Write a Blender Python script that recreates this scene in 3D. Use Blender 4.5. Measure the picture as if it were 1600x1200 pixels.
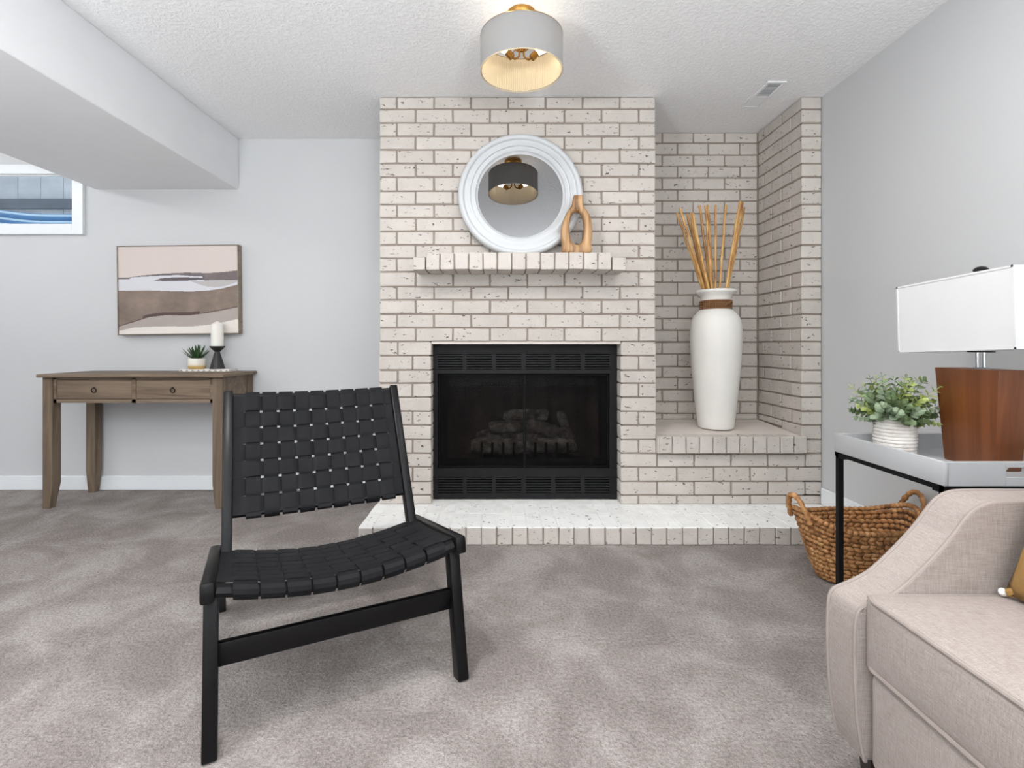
import bpy, bmesh, math, random
from mathutils import Vector, Matrix, noise
random.seed(7)
for o in list(bpy.data.objects): bpy.data.objects.remove(o, do_unlink=True)
S = bpy.context.scene
COL = S.collection
PI = math.pi

# ------------------------------------------------------------------ camera, sky, lights, exposure
F, CX, CY, H = 795.0, 782.0, 538.0, 1.003      # focal length (px of a 1600 frame), vanishing point, eye height
cam = bpy.data.cameras.new('camera'); camo = bpy.data.objects.new('camera', cam); COL.objects.link(camo)
camo.location = (0, 0, H); camo.rotation_euler = (PI/2, 0, 0)
cam.sensor_width = 36; cam.lens = F/1600*36; cam.shift_x = (800-CX)/1600; cam.shift_y = -(600-CY)/1600
cam.clip_start = 0.02
S.camera = camo

w = bpy.data.worlds.new('overcast_sky'); S.world = w; w.use_nodes = True
bg = w.node_tree.nodes['Background']; bg.inputs[0].default_value = (0.86, 0.92, 1.0, 1); bg.inputs[1].default_value = 1.25

def area(name, loc, rot, size, power, color=(1,1,1), size_y=None, shape=None):
    l = bpy.data.lights.new(name, 'AREA'); l.energy = power; l.color = color; l.size = size
    if size_y: l.shape = 'RECTANGLE'; l.size_y = size_y
    if shape: l.shape = shape
    o = bpy.data.objects.new(name, l); COL.objects.link(o); o.location = loc; o.rotation_euler = rot
    return o
# soft unseen fill added at the wall behind the camera, the flush ceiling fixtures of the room behind and left
area('rear_fill_light', (-0.9, -2.93, 1.15), (PI/2, 0, 0), 3.6, 15, (0.93, 0.97, 1.0), 2.1)
# two unseen uplights added to wash the ceiling, unseen downlights added for overhead light, and the flush fixtures in the left part of the room
area('fill_uplight_right', (0.8, -1.5, 0.95), (PI, 0, 0), 0.6, 185, (0.93, 0.97, 1.0), shape='DISK')
area('fill_uplight_left', (-1.9, -1.0, 0.9), (PI, 0, 0), 0.6, 230, (0.93, 0.97, 1.0), shape='DISK')
area('unseen_downlight_left', (-0.62, 0.95, 2.412), (0, 0, 0), 0.14, 28, (1.0, 0.985, 0.965), shape='DISK')
area('unseen_downlight_right', (0.80, 1.25, 2.412), (0, 0, 0), 0.14, 12, (1.0, 0.985, 0.965), shape='DISK')
def point(name, loc, r, power, color):
    l = bpy.data.lights.new(name, 'POINT'); l.energy = power; l.color = color; l.shadow_soft_size = r
    o = bpy.data.objects.new(name, l); COL.objects.link(o); o.location = loc
point('ceiling_fixture_left', (-3.7, 2.3, 2.30), .06, 20, (0.96, 0.98, 1.0))
point('ceiling_fixture_left_rear', (-3.7, 0.2, 2.30), .1, 16, (0.98, 0.99, 1.0))
BULB = 17.0

S.view_settings.view_transform = 'Standard'
S.view_settings.look = 'None'
S.view_settings.exposure = -0.08
S.view_settings.gamma = 1.0
S.view_settings.use_curve_mapping = False
S.cycles.use_denoising = True
S.cycles.max_bounces = 10
S.cycles.diffuse_bounces = 6
S.cycles.glossy_bounces = 5
S.cycles.transparent_max_bounces = 12
S.cycles.sample_clamp_indirect = 8.0

# ------------------------------------------------------------------ materials
def lin(c):
    return tuple((v/255/12.92 if v/255 <= .04045 else ((v/255+.055)/1.055)**2.4) for v in c)
class NT:
    def __init__(s, name):
        s.m = bpy.data.materials.new(name); s.m.use_nodes = True
        s.t = s.m.node_tree; s.p = s.t.nodes['Principled BSDF']; s.out = s.t.nodes['Material Output']
    def n(s, typ, **kw):
        x = s.t.nodes.new(typ)
        for k, v in kw.items(): setattr(x, k, v)
        return x
    def l(s, a, b): s.t.links.new(a, b)
    def coords(s, scale=(1,1,1), kind='Object', rnd=False):
        tc = s.n('ShaderNodeTexCoord'); mp = s.n('ShaderNodeMapping'); mp.inputs['Scale'].default_value = scale
        src = tc.outputs[kind]
        if rnd:
            oi = s.n('ShaderNodeObjectInfo'); ml = s.n('ShaderNodeMath', operation='MULTIPLY'); ml.inputs[1].default_value = 37.0
            s.l(oi.outputs['Random'], ml.inputs[0]); ad = s.n('ShaderNodeVectorMath', operation='ADD')
            s.l(src, ad.inputs[0]); s.l(ml.outputs[0], ad.inputs[1]); src = ad.outputs[0]
        s.l(src, mp.inputs['Vector']); return mp.outputs[0]
    def noise(s, vec, scale, detail=3, rough=.55, dist=0):
        x = s.n('ShaderNodeTexNoise'); x.inputs['Scale'].default_value = scale; x.inputs['Detail'].default_value = detail
        x.inputs['Roughness'].default_value = rough; x.inputs['Distortion'].default_value = dist
        s.l(vec, x.inputs['Vector']); return x.outputs['Fac']
    def ramp(s, fac, stops, interp='LINEAR'):
        r = s.n('ShaderNodeValToRGB'); r.color_ramp.interpolation = interp
        e = r.color_ramp.elements
        while len(e) < len(stops): e.new(0.5)
        for q, (pos, c) in zip(e, stops): q.position = pos; q.color = (*c, 1) if len(c) == 3 else c
        s.l(fac, r.inputs[0]); return r.outputs[0]
    def mix(s, a, b, fac, blend='MIX'):
        x = s.n('ShaderNodeMix', data_type='RGBA', blend_type=blend)
        for v, i in ((fac, 0), (a, 6), (b, 7)):
            if isinstance(v, (int, float)): x.inputs[i].default_value = v
            elif isinstance(v, tuple): x.inputs[i].default_value = (*v, 1)
            else: s.l(v, x.inputs[i])
        return x.outputs[2]
    def bump(s, h, strength=.3, dist=.01, prev=None):
        b = s.n('ShaderNodeBump'); b.inputs['Strength'].default_value = strength; b.inputs['Distance'].default_value = dist
        s.l(h, b.inputs['Height'])
        if prev is not None: s.l(prev, b.inputs['Normal'])
        s.l(b.outputs[0], s.p.inputs['Normal']); return b.outputs[0]
    def base(s, c, rough=.5, metal=0, spec=.5):
        if isinstance(c, tuple): s.p.inputs['Base Color'].default_value = (*c, 1)
        else: s.l(c, s.p.inputs['Base Color'])
        s.p.inputs['Roughness'].default_value = rough; s.p.inputs['Metallic'].default_value = metal
        s.p.inputs['Specular IOR Level'].default_value = spec
        return s

def plain(name, rgb, rough=.5, metal=0, var=.06, vscale=8, bscale=None, bstr=.2, bdist=.002, spec=.5, rnd=False):
    k = NT(name); c = lin(rgb); v = k.coords(rnd=rnd)
    d = tuple(x*(1-var) for x in c); e = tuple(min(1, x*(1+var)) for x in c)
    k.base(k.ramp(k.noise(v, vscale), [(.3, d), (.7, e)]), rough, metal, spec)
    if bscale: k.bump(k.noise(v, bscale, 4), bstr, bdist)
    return k.m

def wood(name, c1, c2, c3, along='X', rough=.5, sc=1.0, rnd=True, bstr=.15):
    k = NT(name); st = {'X': (1.2, 22, 22), 'Y': (22, 1.2, 22), 'Z': (22, 22, 1.2)}[along]
    v = k.coords(tuple(q*sc for q in st), rnd=rnd)
    f = k.noise(v, 1.0, 5, .6, 1.2)
    v2 = k.coords(tuple(q*sc*4 for q in st), rnd=rnd); g = k.noise(v2, 1.3, 3, .6)
    col = k.ramp(f, [(.28, lin(c1)), (.5, lin(c2)), (.72, lin(c3))])
    col = k.mix(col, k.ramp(g, [(.3, (.72, .70, .68)), (.65, (1.0, 1.0, 1.0))]), .55, 'MULTIPLY')
    k.base(col, rough); k.bump(g, bstr, .001); return k.m

def brick_mat(name, rgb, pits=.5):
    k = NT(name); v = k.coords(rnd=True); c = lin(rgb)
    a = k.noise(v, 9, 4, .6)
    col = k.ramp(a, [(.25, tuple(x*.90 for x in c)), (.75, tuple(min(1, x*1.06) for x in c))])
    oi = k.n('ShaderNodeObjectInfo'); col = k.mix(col, k.ramp(oi.outputs['Random'], [(0, (.93, .925, .92)), (1, (1, 1, 1))]), 1.0, 'MULTIPLY')
    v2 = k.coords((42, 42, 88), rnd=True); p = k.noise(v2, 1.0, 2, .5, .4)
    v3 = k.coords((24, 24, 34), rnd=True); q = k.noise(v3, 1.0, 1, .5)
    pm = k.ramp(p, [(.645, (0, 0, 0)), (.675, (1, 1, 1))]); qm = k.ramp(q, [(.42, (0, 0, 0)), (.60, (1, 1, 1))])
    mask = k.mix(pm, qm, 1.0, 'MULTIPLY')
    col = k.mix(col, lin((84, 74, 66)), mask)
    k.base(col, .62, 0, .35)
    h = k.mix(k.noise(v, 70, 5, .65), (0., 0., 0.), mask)
    k.bump(h, .45, .004); return k.m

M = {}
k = NT('wall_paint'); v = k.coords()
k.base(k.ramp(k.noise(v, .7, 2), [(.3, (.545, .55, .555)), (.7, (.56, .565, .57))]), .55, 0, .3); k.bump(k.noise(v, 160, 2), .05, .001); M['wall'] = k.m
k = NT('stippled_ceiling'); v = k.coords()
n1 = k.noise(v, 55, 4, .6, .6); k.base(k.ramp(n1, [(.3, (.80, .802, .805)), (.7, (.86, .862, .865))]), .5, 0, .35)
k.bump(k.ramp(n1, [(.42, (0, 0, 0)), (.6, (1, 1, 1))]), .40, .005); M['ceil'] = k.m
k = NT('greige_carpet'); v = k.coords()
big = k.noise(v, 3.4, 5, .62, .5); fine = k.noise(v, 260, 3, .7); mid = k.noise(v, 90, 3, .7)
c = k.ramp(big, [(.40, lin((140, 132, 128))), (.52, lin((153, 145, 141))), (.62, lin((167, 160, 156)))])
c = k.mix(c, k.ramp(mid, [(.30, (.62, .61, .60)), (.5, (.95, .95, .95)), (.72, (1.25, 1.25, 1.25))]), .85, 'MULTIPLY')
c = k.mix(c, k.ramp(fine, [(.30, (.6, .6, .6)), (.7, (1.3, 1.3, 1.3))]), .7, 'MULTIPLY')
k.base(c, 1.0, 0, .05); b = k.bump(mid, .8, .012); k.bump(fine, .5, .004, b); M['carpet'] = k.m
M['bulkhead'] = plain('white_bulkhead_paint', (228, 229, 231), .55, var=.01, bscale=160, bstr=.04, spec=.3)
M['trim'] = plain('white_trim_paint', (226, 229, 231), .4, var=.01)
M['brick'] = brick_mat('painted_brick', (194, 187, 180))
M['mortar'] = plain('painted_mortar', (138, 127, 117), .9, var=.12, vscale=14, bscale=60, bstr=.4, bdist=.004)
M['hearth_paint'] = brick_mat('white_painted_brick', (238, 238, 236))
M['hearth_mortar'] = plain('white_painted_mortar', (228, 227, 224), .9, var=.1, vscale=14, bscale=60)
M['ledge_top'] = plain('painted_ledge', (208, 199, 191), .7, var=.05, bscale=40, bstr=.3)
M['black_steel'] = plain('black_painted_steel', (21, 21, 22), .5, var=.1, bscale=200, bstr=.1, spec=.22)
M['black_metal'] = plain('black_table_metal', (13, 13, 14), .45, var=.05, spec=.2)
M['void'] = plain('dark_hollow_sheet', (10, 10, 10), .9)  # near-black sheet standing in for the unlit hollow behind the louvres
M['refractory'] = plain('refractory_panel', (92, 76, 66), .9, var=.3, vscale=5, bscale=30, bstr=.4)
k = NT('ceramic_log'); v = k.coords(rnd=True); f = k.noise(v, 14, 5, .65, .6)
k.base(k.ramp(f, [(.3, lin((48, 42, 38))), (.5, lin((120, 110, 102))), (.68, lin((176, 168, 160)))]), .95); k.bump(k.noise(v, 40, 5), .8, .01); M['log'] = k.m
M['iron'] = plain('cast_iron', (15, 15, 15), .7, bscale=90, bstr=.3, spec=.12)
k = NT('tempered_glass'); t = k.n('ShaderNodeBsdfTransparent'); t.inputs[0].default_value = (.80, .80, .80, 1)
g = k.n('ShaderNodeBsdfGlossy'); g.inputs['Roughness'].default_value = .03; fr = k.n('ShaderNodeFresnel'); fr.inputs[0].default_value = 1.10
mx = k.n('ShaderNodeMixShader'); k.l(fr.outputs[0], mx.inputs[0]); k.l(t.outputs[0], mx.inputs[1]); k.l(g.outputs[0], mx.inputs[2]); k.l(mx.outputs[0], k.out.inputs[0]); M['dark_glass'] = k.m
k = NT('window_glass'); t = k.n('ShaderNodeBsdfTransparent'); t.inputs[0].default_value = (.96, .98, .98, 1)
g = k.n('ShaderNodeBsdfGlossy'); g.inputs['Roughness'].default_value = .02; fr = k.n('ShaderNodeFresnel'); fr.inputs[0].default_value = 1.3
mx = k.n('ShaderNodeMixShader'); k.l(fr.outputs[0], mx.inputs[0]); k.l(t.outputs[0], mx.inputs[1]); k.l(g.outputs[0], mx.inputs[2]); k.l(mx.outputs[0], k.out.inputs[0]); M['glass'] = k.m
# woven wire of the fire screen: thin wires crossing on the diagonal, holes between
k = NT('wire_mesh'); v = k.coords()
def wires(rot):
    mp = k.n('ShaderNodeMapping'); mp.inputs['Rotation'].default_value = (0, rot, 0); k.l(v, mp.inputs['Vector'])
    wv = k.n('ShaderNodeTexWave', bands_direction='X'); wv.inputs['Scale'].default_value = 48; k.l(mp.outputs[0], wv.inputs['Vector']); return wv.outputs['Fac']
mxm = k.n('ShaderNodeMath', operation='MAXIMUM'); k.l(wires(PI/4), mxm.inputs[0]); k.l(wires(-PI/4), mxm.inputs[1])
th = k.n('ShaderNodeMath', operation='GREATER_THAN'); th.inputs[1].default_value = .80; k.l(mxm.outputs[0], th.inputs[0])
k.base(lin((30, 30, 30)), .5, .6); tr = k.n('ShaderNodeBsdfTransparent'); mx = k.n('ShaderNodeMixShader')
k.l(th.outputs[0], mx.inputs[0]); k.l(tr.outputs[0], mx.inputs[1]); k.l(k.p.outputs[0], mx.inputs[2]); k.l(mx.outputs[0], k.out.inputs[0]); M['mesh'] = k.m
M['mirror_frame'] = plain('white_lacquer', (194, 196, 198), .35, var=.015)
k = NT('mirror_glass'); k.base((.28, .28, .285), .015, 1.0); M['mirror'] = k.m
M['olive'] = wood('olive_wood', (112, 76, 44), (182, 142, 98), (216, 182, 140), 'Z', .5, .8)
M['vase'] = plain('chalky_white_glaze', (222, 219, 213), .55, var=.03, vscale=6, bscale=50, bstr=.12)
k = NT('rope'); v = k.coords((1, 1, 1)); wv = k.n('ShaderNodeTexWave'); wv.inputs['Scale'].default_value = 45; wv.inputs['Distortion'].default_value = 2
k.l(v, wv.inputs['Vector']); k.base(k.ramp(wv.outputs['Fac'], [(.1, lin((84, 54, 30))), (.8, lin((146, 104, 66)))]), .9); k.bump(wv.outputs['Fac'], .6, .004); M['rope'] = k.m
k = NT('dried_bamboo'); v = k.coords((30, 30, 9), rnd=True); f = k.noise(v, 1, 3, .6)
k.base(k.ramp(f, [(.3, lin((142, 92, 40))), (.5, lin((190, 142, 78))), (.7, lin((214, 176, 112)))]), .45); k.bump(f, .2, .002); M['bamboo'] = k.m
M['console'] = wood('weathered_grey_brown_wood', (88, 72, 57), (116, 99, 82), (136, 119, 101), 'X', .6)
M['console_leg'] = wood('weathered_leg_wood', (84, 69, 55), (110, 94, 77), (130, 113, 95), 'Z', .6)
M['bronze'] = plain('dark_bronze', (44, 37, 33), .4, .8)
M['art_frame'] = wood('taupe_frame_wood', (110, 98, 84), (134, 121, 106), (146, 133, 118), 'X', .5)
k = NT('printed_canvas'); at = k.n('ShaderNodeVertexColor', layer_name='print'); k.base(at.outputs[0], .8, 0, .2); k.bump(k.noise(k.coords(), 900, 1), .1, .0005); M['canvas'] = k.m
M['marble'] = plain('veined_marble', (222, 218, 212), .35, var=.1, vscale=30)
M['grey_inlay'] = plain('grey_inlay', (160, 154, 148), .4)
k = NT('reactive_glaze'); v = k.coords(kind='Generated'); sx = k.n('ShaderNodeSeparateXYZ'); k.l(v, sx.inputs[0])
k.base(k.ramp(sx.outputs[2], [(.0, lin((190, 150, 84))), (.22, lin((204, 170, 108))), (.42, lin((226, 218, 204))), (1, lin((226, 222, 216)))]), .4); M['pot'] = k.m
k = NT('aloe_leaf'); v = k.coords(rnd=True); k.base(k.ramp(k.noise(v, 22), [(.3, lin((36, 58, 36))), (.7, lin((70, 100, 58)))]), .45); M['aloe'] = k.m
M['soil'] = plain('soil', (52, 42, 34), 1.0, bscale=60, bstr=.8, bdist=.01)
M['holder'] = plain('matte_black_wood', (30, 29, 30), .45)
M['wax'] = plain('white_wax', (236, 233, 226), .5, var=.01); M['wax'].node_tree.nodes['Principled BSDF'].inputs['Subsurface Weight'].default_value = .2
M['wick'] = plain('wick', (60, 52, 46), .9)
M['chair_wood'] = plain('black_lacquered_wood', (13, 12, 13), .36, var=.15, vscale=20, bscale=60, bstr=.05, spec=.2)
k = NT('black_leather'); v = k.coords(rnd=True); k.base(k.ramp(k.noise(v, 12), [(.3, lin((22, 22, 24))), (.7, lin((28, 28, 30)))]), .6, 0, .10); k.bump(k.noise(v, 420, 3), .25, .001); M['leather'] = k.m
k = NT('oatmeal_linen')
wa, wb, wc = (k.noise(k.coords(q), 1, 2) for q in ((36, 620, 620), (620, 36, 620), (620, 620, 36)))
wf = k.mix(k.mix(wa, wb, .5), wc, .34); c = k.ramp(wf, [(.38, lin((141, 130, 124))), (.62, lin((170, 160, 155)))]); k.base(c, .95, 0, .15); k.bump(wf, .3, .0012); M['linen'] = k.m
M['piping'] = plain('linen_piping', (148, 137, 131), .9, bscale=300)
M['mustard'] = plain('ochre_fabric', (146, 112, 62), .95, var=.1, vscale=30, bscale=350, bstr=.3)
M['pompom'] = plain('white_wool', (226, 224, 218), 1.0, bscale=200, bstr=.8, bdist=.004)
M['chair_leg'] = plain('dark_foot', (40, 32, 28), .5)
M['tray'] = plain('grey_lacquered_tray', (176, 177, 178), .3, var=.015)
M['walnut'] = wood('walnut_veneer', (92, 49, 21), (110, 61, 29), (124, 73, 37), 'Z', .42, .7, rnd=False)
M['shade'] = plain('white_linen_shade', (212, 212, 213), .9, var=.01, bscale=500, bstr=.08)
M['chrome'] = plain('chrome', (210, 212, 215), .08, 1.0, var=.01)
M['dark_nickel'] = plain('dark_nickel', (48, 48, 50), .3, .9)
k = NT('whitewashed_ridges'); v = k.coords(); f = k.noise(v, 26, 4); z = k.coords((1, 1, 70)); g = k.noise(z, 1, 2)
k.base(k.ramp(k.mix(f, g, .5), [(.36, lin((176, 166, 158))), (.52, lin((216, 211, 206))), (.7, lin((232, 229, 225)))]), .8); k.bump(f, .4, .003); M['ribbed_pot'] = k.m
k = NT('silver_green_leaf'); v = k.coords(); k.base(k.ramp(k.noise(v, 30), [(.3, lin((98, 118, 90))), (.7, lin((158, 174, 144)))]), .55); M['leaf_silver'] = k.m
k = NT('lime_green_leaf'); v = k.coords(); k.base(k.ramp(k.noise(v, 30), [(.3, lin((118, 136, 62))), (.7, lin((186, 198, 118)))]), .5); M['leaf_lime'] = k.m
k = NT('deep_green_leaf'); v = k.coords(); k.base(k.ramp(k.noise(v, 30), [(.3, lin((72, 90, 60))), (.7, lin((120, 140, 94)))]), .5); M['leaf_deep'] = k.m
k = NT('water_hyacinth'); v = k.coords(rnd=True); f = k.noise(v, 26, 4, .6); k.base(k.ramp(f, [(.28, lin((104, 64, 32))), (.5, lin((166, 116, 68))), (.72, lin((206, 160, 108)))]), .6); k.bump(k.noise(v, 120, 3), .4, .003); M['hyacinth'] = k.m
M['basket_dark'] = plain('basket_inner', (70, 44, 24), .95)
M['brass'] = plain('antique_brass', (176, 132, 70), .22, 1.0, var=.08)
def fabric(name, refl, trans, fac):       # thin cloth that lets some of the bulbs' light through
    k = NT(name); d = k.n('ShaderNodeBsdfDiffuse'); d.inputs[0].default_value = (*lin(refl), 1); t = k.n('ShaderNodeBsdfTranslucent'); t.inputs[0].default_value = (*lin(trans), 1)
    mx = k.n('ShaderNodeMixShader'); mx.inputs[0].default_value = fac; k.l(d.outputs[0], mx.inputs[1]); k.l(t.outputs[0], mx.inputs[2]); k.l(mx.outputs[0], k.out.inputs[0]); return k.m
M['lamp_outer'] = fabric('pale_grey_shade', (150, 151, 154), (205, 212, 226), .42)
M['liner'] = fabric('pleated_cream_liner', (232, 214, 178), (236, 232, 226), .34)
k = NT('lit_bulb'); e = k.n('ShaderNodeEmission'); e.inputs[0].default_value = (1, .94, .85, 1); e.inputs[1].default_value = BULB; k.l(e.outputs[0], k.out.inputs[0]); M['bulb'] = k.m
M['vent'] = plain('white_register', (228, 229, 230), .4, var=.01)
M['vent_dark'] = plain('duct_shadow', (165, 165, 167), .8)
M['fence'] = plain('blue_grey_boards', (196, 201, 209), .8, var=.12, vscale=5, rnd=True)
M['fence_rail'] = plain('slate_rail', (98, 106, 118), .8, var=.25, vscale=4)
M['well_reflection'] = plain('sky_reflection_steel', (54, 116, 172), .4, var=.1)  # sky reflection on the steel, put into the base colour
M['well_highlight'] = plain('highlight_steel', (190, 220, 244), .4, var=.05)  # bright highlight on the steel, put into the base colour

# ------------------------------------------------------------------ mesh helpers
class MB:
    def __init__(s): s.b = bmesh.new()
    def box(s, x0, x1, y0, y1, z0, z1, bev=0, seg=1, jit=0):
        vs = [s.b.verts.new((x, y, z)) for x in (x0, x1) for y in (y0, y1) for z in (z0, z1)]
        fs = [(0,1,3,2), (4,6,7,5), (0,4,5,1), (2,3,7,6), (0,2,6,4), (1,5,7,3)]
        F_ = [s.b.faces.new([vs[i] for i in f]) for f in fs]
        if bev:
            r = bmesh.ops.bevel(s.b, geom=list({e for f in F_ for e in f.edges}), offset=bev, segments=seg, profile=.5, affect='EDGES')
            vs = list({v for f in r['faces'] for v in f.verts})
        if jit:
            for v in vs: v.co += Vector((random.uniform(-jit, jit), random.uniform(-jit, jit), random.uniform(-jit, jit)))
        return s
    def hexa(s, bot, top, bev=0, seg=2):
        """bot, top: four (x,y,z) each in the same order"""
        a = [s.b.verts.new(p) for p in bot]; c = [s.b.verts.new(p) for p in top]
        F_ = [s.b.faces.new(a[::-1]), s.b.faces.new(c)] + [s.b.faces.new([a[i], a[(i+1)%4], c[(i+1)%4], c[i]]) for i in range(4)]
        if bev: bmesh.ops.bevel(s.b, geom=list({e for f in F_ for e in f.edges}), offset=bev, segments=seg, profile=.5, affect='EDGES')
        return s
    def prism(s, poly, axis, a0, a1, bev=0, seg=3):
        """poly: 2-D outline; axis 'X' -> (a, p, q), 'Y' -> (p, a, q), 'Z' -> (p, q, a)"""
        def co(p, a): return {'X': (a, p[0], p[1]), 'Y': (p[0], a, p[1]), 'Z': (p[0], p[1], a)}[axis]
        A = [s.b.verts.new(co(p, a0)) for p in poly]; B = [s.b.verts.new(co(p, a1)) for p in poly]; n = len(poly)
        f0 = s.b.faces.new(A); f1 = s.b.faces.new(B[::-1])
        for i in range(n): s.b.faces.new([A[(i+1)%n], A[i], B[i], B[(i+1)%n]])
        if bev: bmesh.ops.bevel(s.b, geom=list(set(f0.edges) | set(f1.edges)), offset=bev, segments=seg, profile=.5, affect='EDGES')
        return s
    def tube(s, pts, r, n=8, closed=False, caps=True, flat=1.0):
        pts = [Vector(p) for p in pts]; m = len(pts); rings = []
        rs = r if isinstance(r, (list, tuple)) else [r]*m
        up = None
        for i, p in enumerate(pts):
            if closed: t = pts[(i+1) % m] - pts[i-1]
            else: t = pts[min(i+1, m-1)] - pts[max(i-1, 0)]
            t.normalize()
            if up is None: up = Vector((0, 0, 1)) if abs(t.z) < .9 else Vector((1, 0, 0))
            a = t.cross(up).normalized(); bb = a.cross(t).normalized(); up = bb
            rings.append([s.b.verts.new(p + (a*math.cos(2*PI*j/n) + bb*math.sin(2*PI*j/n)*flat)*rs[i]) for j in range(n)])
        for i in range(m if closed else m-1):
            A, B = rings[i], rings[(i+1) % m]
            for j in range(n): s.b.faces.new([A[j], A[(j+1)%n], B[(j+1)%n], B[j]])
        if caps and not closed:
            s.b.faces.new(rings[0][::-1]); s.b.faces.new(rings[-1])
        return s
    def lathe(s, prof, n=40, c=(0, 0, 0), cap0=False, cap1=False, sx=1, sy=1):
        rings = [[s.b.verts.new((c[0]+r*sx*math.cos(2*PI*j/n), c[1]+r*sy*math.sin(2*PI*j/n), c[2]+z)) for j in range(n)] for r, z in prof]
        for A, B in zip(rings, rings[1:]):
            for j in range(n): s.b.faces.new([A[j], A[(j+1)%n], B[(j+1)%n], B[j]])
        if cap0: s.b.faces.new(rings[0][::-1])
        if cap1: s.b.faces.new(rings[-1])
        return s
    def ball(s, c, r, n=10, sx=1, sy=1, sz=1, M4=None):
        m = Matrix.Translation(c) @ (M4 or Matrix()) @ Matrix.Diagonal((r*sx, r*sy, r*sz, 1))
        bmesh.ops.create_uvsphere(s.b, u_segments=n, v_segments=max(5, n*2//3), radius=1, matrix=m); return s
    def face(s, pts): s.b.faces.new([s.b.verts.new(p) for p in pts]); return s
    def grid(s, fn, nu, nv):
        V = [[s.b.verts.new(fn(i/nu, j/nv)) for j in range(nv+1)] for i in range(nu+1)]
        for i in range(nu):
            for j in range(nv): s.b.faces.new([V[i][j], V[i+1][j], V[i+1][j+1], V[i][j+1]])
        return s
    def mesh(s, name, smooth=None):
        bmesh.ops.recalc_face_normals(s.b, faces=s.b.faces[:])
        me = bpy.data.meshes.new(name); s.b.to_mesh(me); s.b.free()
        if smooth is not None:
            me.shade_smooth()
            if smooth < 180: me.set_sharp_from_angle(angle=math.radians(smooth))
        return me

def O(name, mb, mat, parent=None, loc=(0, 0, 0), rot=(0, 0, 0), smooth=40, kind=None, label=None):
    me = mb.mesh(name, smooth) if isinstance(mb, MB) else mb
    if mat is not None and not me.materials: me.materials.append(M[mat])
    o = bpy.data.objects.new(name, me); COL.objects.link(o); o.location = loc; o.rotation_euler = rot
    if parent is not None: o.parent = parent
    if kind: o['kind'] = kind
    if label: o['label'] = label
    return o
def T(name, label, cat, loc=(0, 0, 0), rot=(0, 0, 0), group=None):
    o = bpy.data.objects.new(name, None); COL.objects.link(o); o.location = loc; o.rotation_euler = rot
    o.empty_display_size = .05
    return tag(o, label, cat, group)
def tag(o, label, cat, group=None):
    o['label'] = label; o['category'] = cat
    if group: o['group'] = group
    return o
def lerp(a, b, t): return a + (b-a)*t
def interp(pts, x):
    if x <= pts[0][0]: return pts[0][1]
    for (x0, y0), (x1, y1) in zip(pts, pts[1:]):
        if x <= x1: return y0 + (y1-y0)*(x-x0)/(x1-x0)
    return pts[-1][1]
def smoothpath(pts, n=6):
    P = [Vector(p) for p in pts]; out = []
    for i in range(len(P)-1):
        p0, p1, p2, p3 = P[max(i-1, 0)], P[i], P[i+1], P[min(i+2, len(P)-1)]
        for j in range(n):
            t = j/n; out.append(.5*((2*p1)+(p2-p0)*t+(2*p0-5*p1+4*p2-p3)*t*t+(-p0+3*p1-3*p2+p3)*t**3))
    out.append(P[-1]); return out

# ------------------------------------------------------------------ room shell
XL, XR, YB, YF, ZC = -5.0, 1.842, -3.0, 3.511, 2.42
def structure(name, mb, mat, smooth=None, parent=None): return O(name, mb, mat, parent, kind='structure' if parent is None else None, smooth=smooth)
structure('floor', MB().box(XL, XR, YB, YF, -.12, 0), 'carpet')
structure('ceiling', MB().box(XL, XR, YB, YF, ZC, ZC+.12), 'ceil')
# far wall with the opening of the basement window
WX0, WX1, WZ0, WZ1 = -4.15, -2.937, 1.829, 2.172
structure('wall_far', MB().box(WX1, XR, YF, YF+.04, 0, ZC).box(XL, WX0, YF, YF+.04, 0, ZC).box(WX0, WX1, YF, YF+.04, 0, WZ0).box(WX0, WX1, YF, YF+.04, WZ1, ZC), 'wall')
structure('wall_right', MB().box(XR, XR+.12, YB, YF+.25, 0, ZC), 'wall')
structure('wall_left', MB().box(XL-.12, XL, YB, YF+.25, 0, ZC), 'wall')
structure('wall_rear', MB().box(XL, XR, YB-.12, YB, 0, ZC), 'wall')
structure('ceiling_bulkhead', MB().box(-2.79, -1.807, YB, YF, 2.072, ZC, .004), 'bulkhead')
structure('baseboard_far', MB().box(XL, -.70, YF-.016, YF, 0, .097, .004), 'trim')
structure('baseboard_right', MB().box(XR-.015, XR, YB, 2.53, 0, .097, .004), 'trim')
structure('baseboard_hearth', MB().box(XR-.015, XR, 2.545, 2.905, .088, .185, .004), 'trim')

# basement window: casing, glazing, and the window well and fence outside
win = structure('window_1', MB().box(WX1, -2.863, YF-.026, YF, 1.757, 2.235, .002).box(WX0-.07, WX0, YF-.026, YF, 1.757, 2.235, .002)
    .box(WX0, WX1, YF-.026, YF, 1.757, WZ0, .002).box(WX0, WX1, YF-.026, YF, WZ1, 2.235, .002), 'trim')
O('window_sash', MB().box(WX0, WX1, YF, YF+.03, WZ0, WZ0+.006).box(WX0, WX1, YF, YF+.03, WZ1-.006, WZ1).box(WX1-.006, WX1, YF, YF+.03, WZ0, WZ1)
    .box(WX0, WX0+.006, YF, YF+.03, WZ0, WZ1), 'trim', win)
O('pane', MB().box(WX0, WX1, YF+.012, YF+.016, WZ0, WZ1), 'glass', win)
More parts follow.
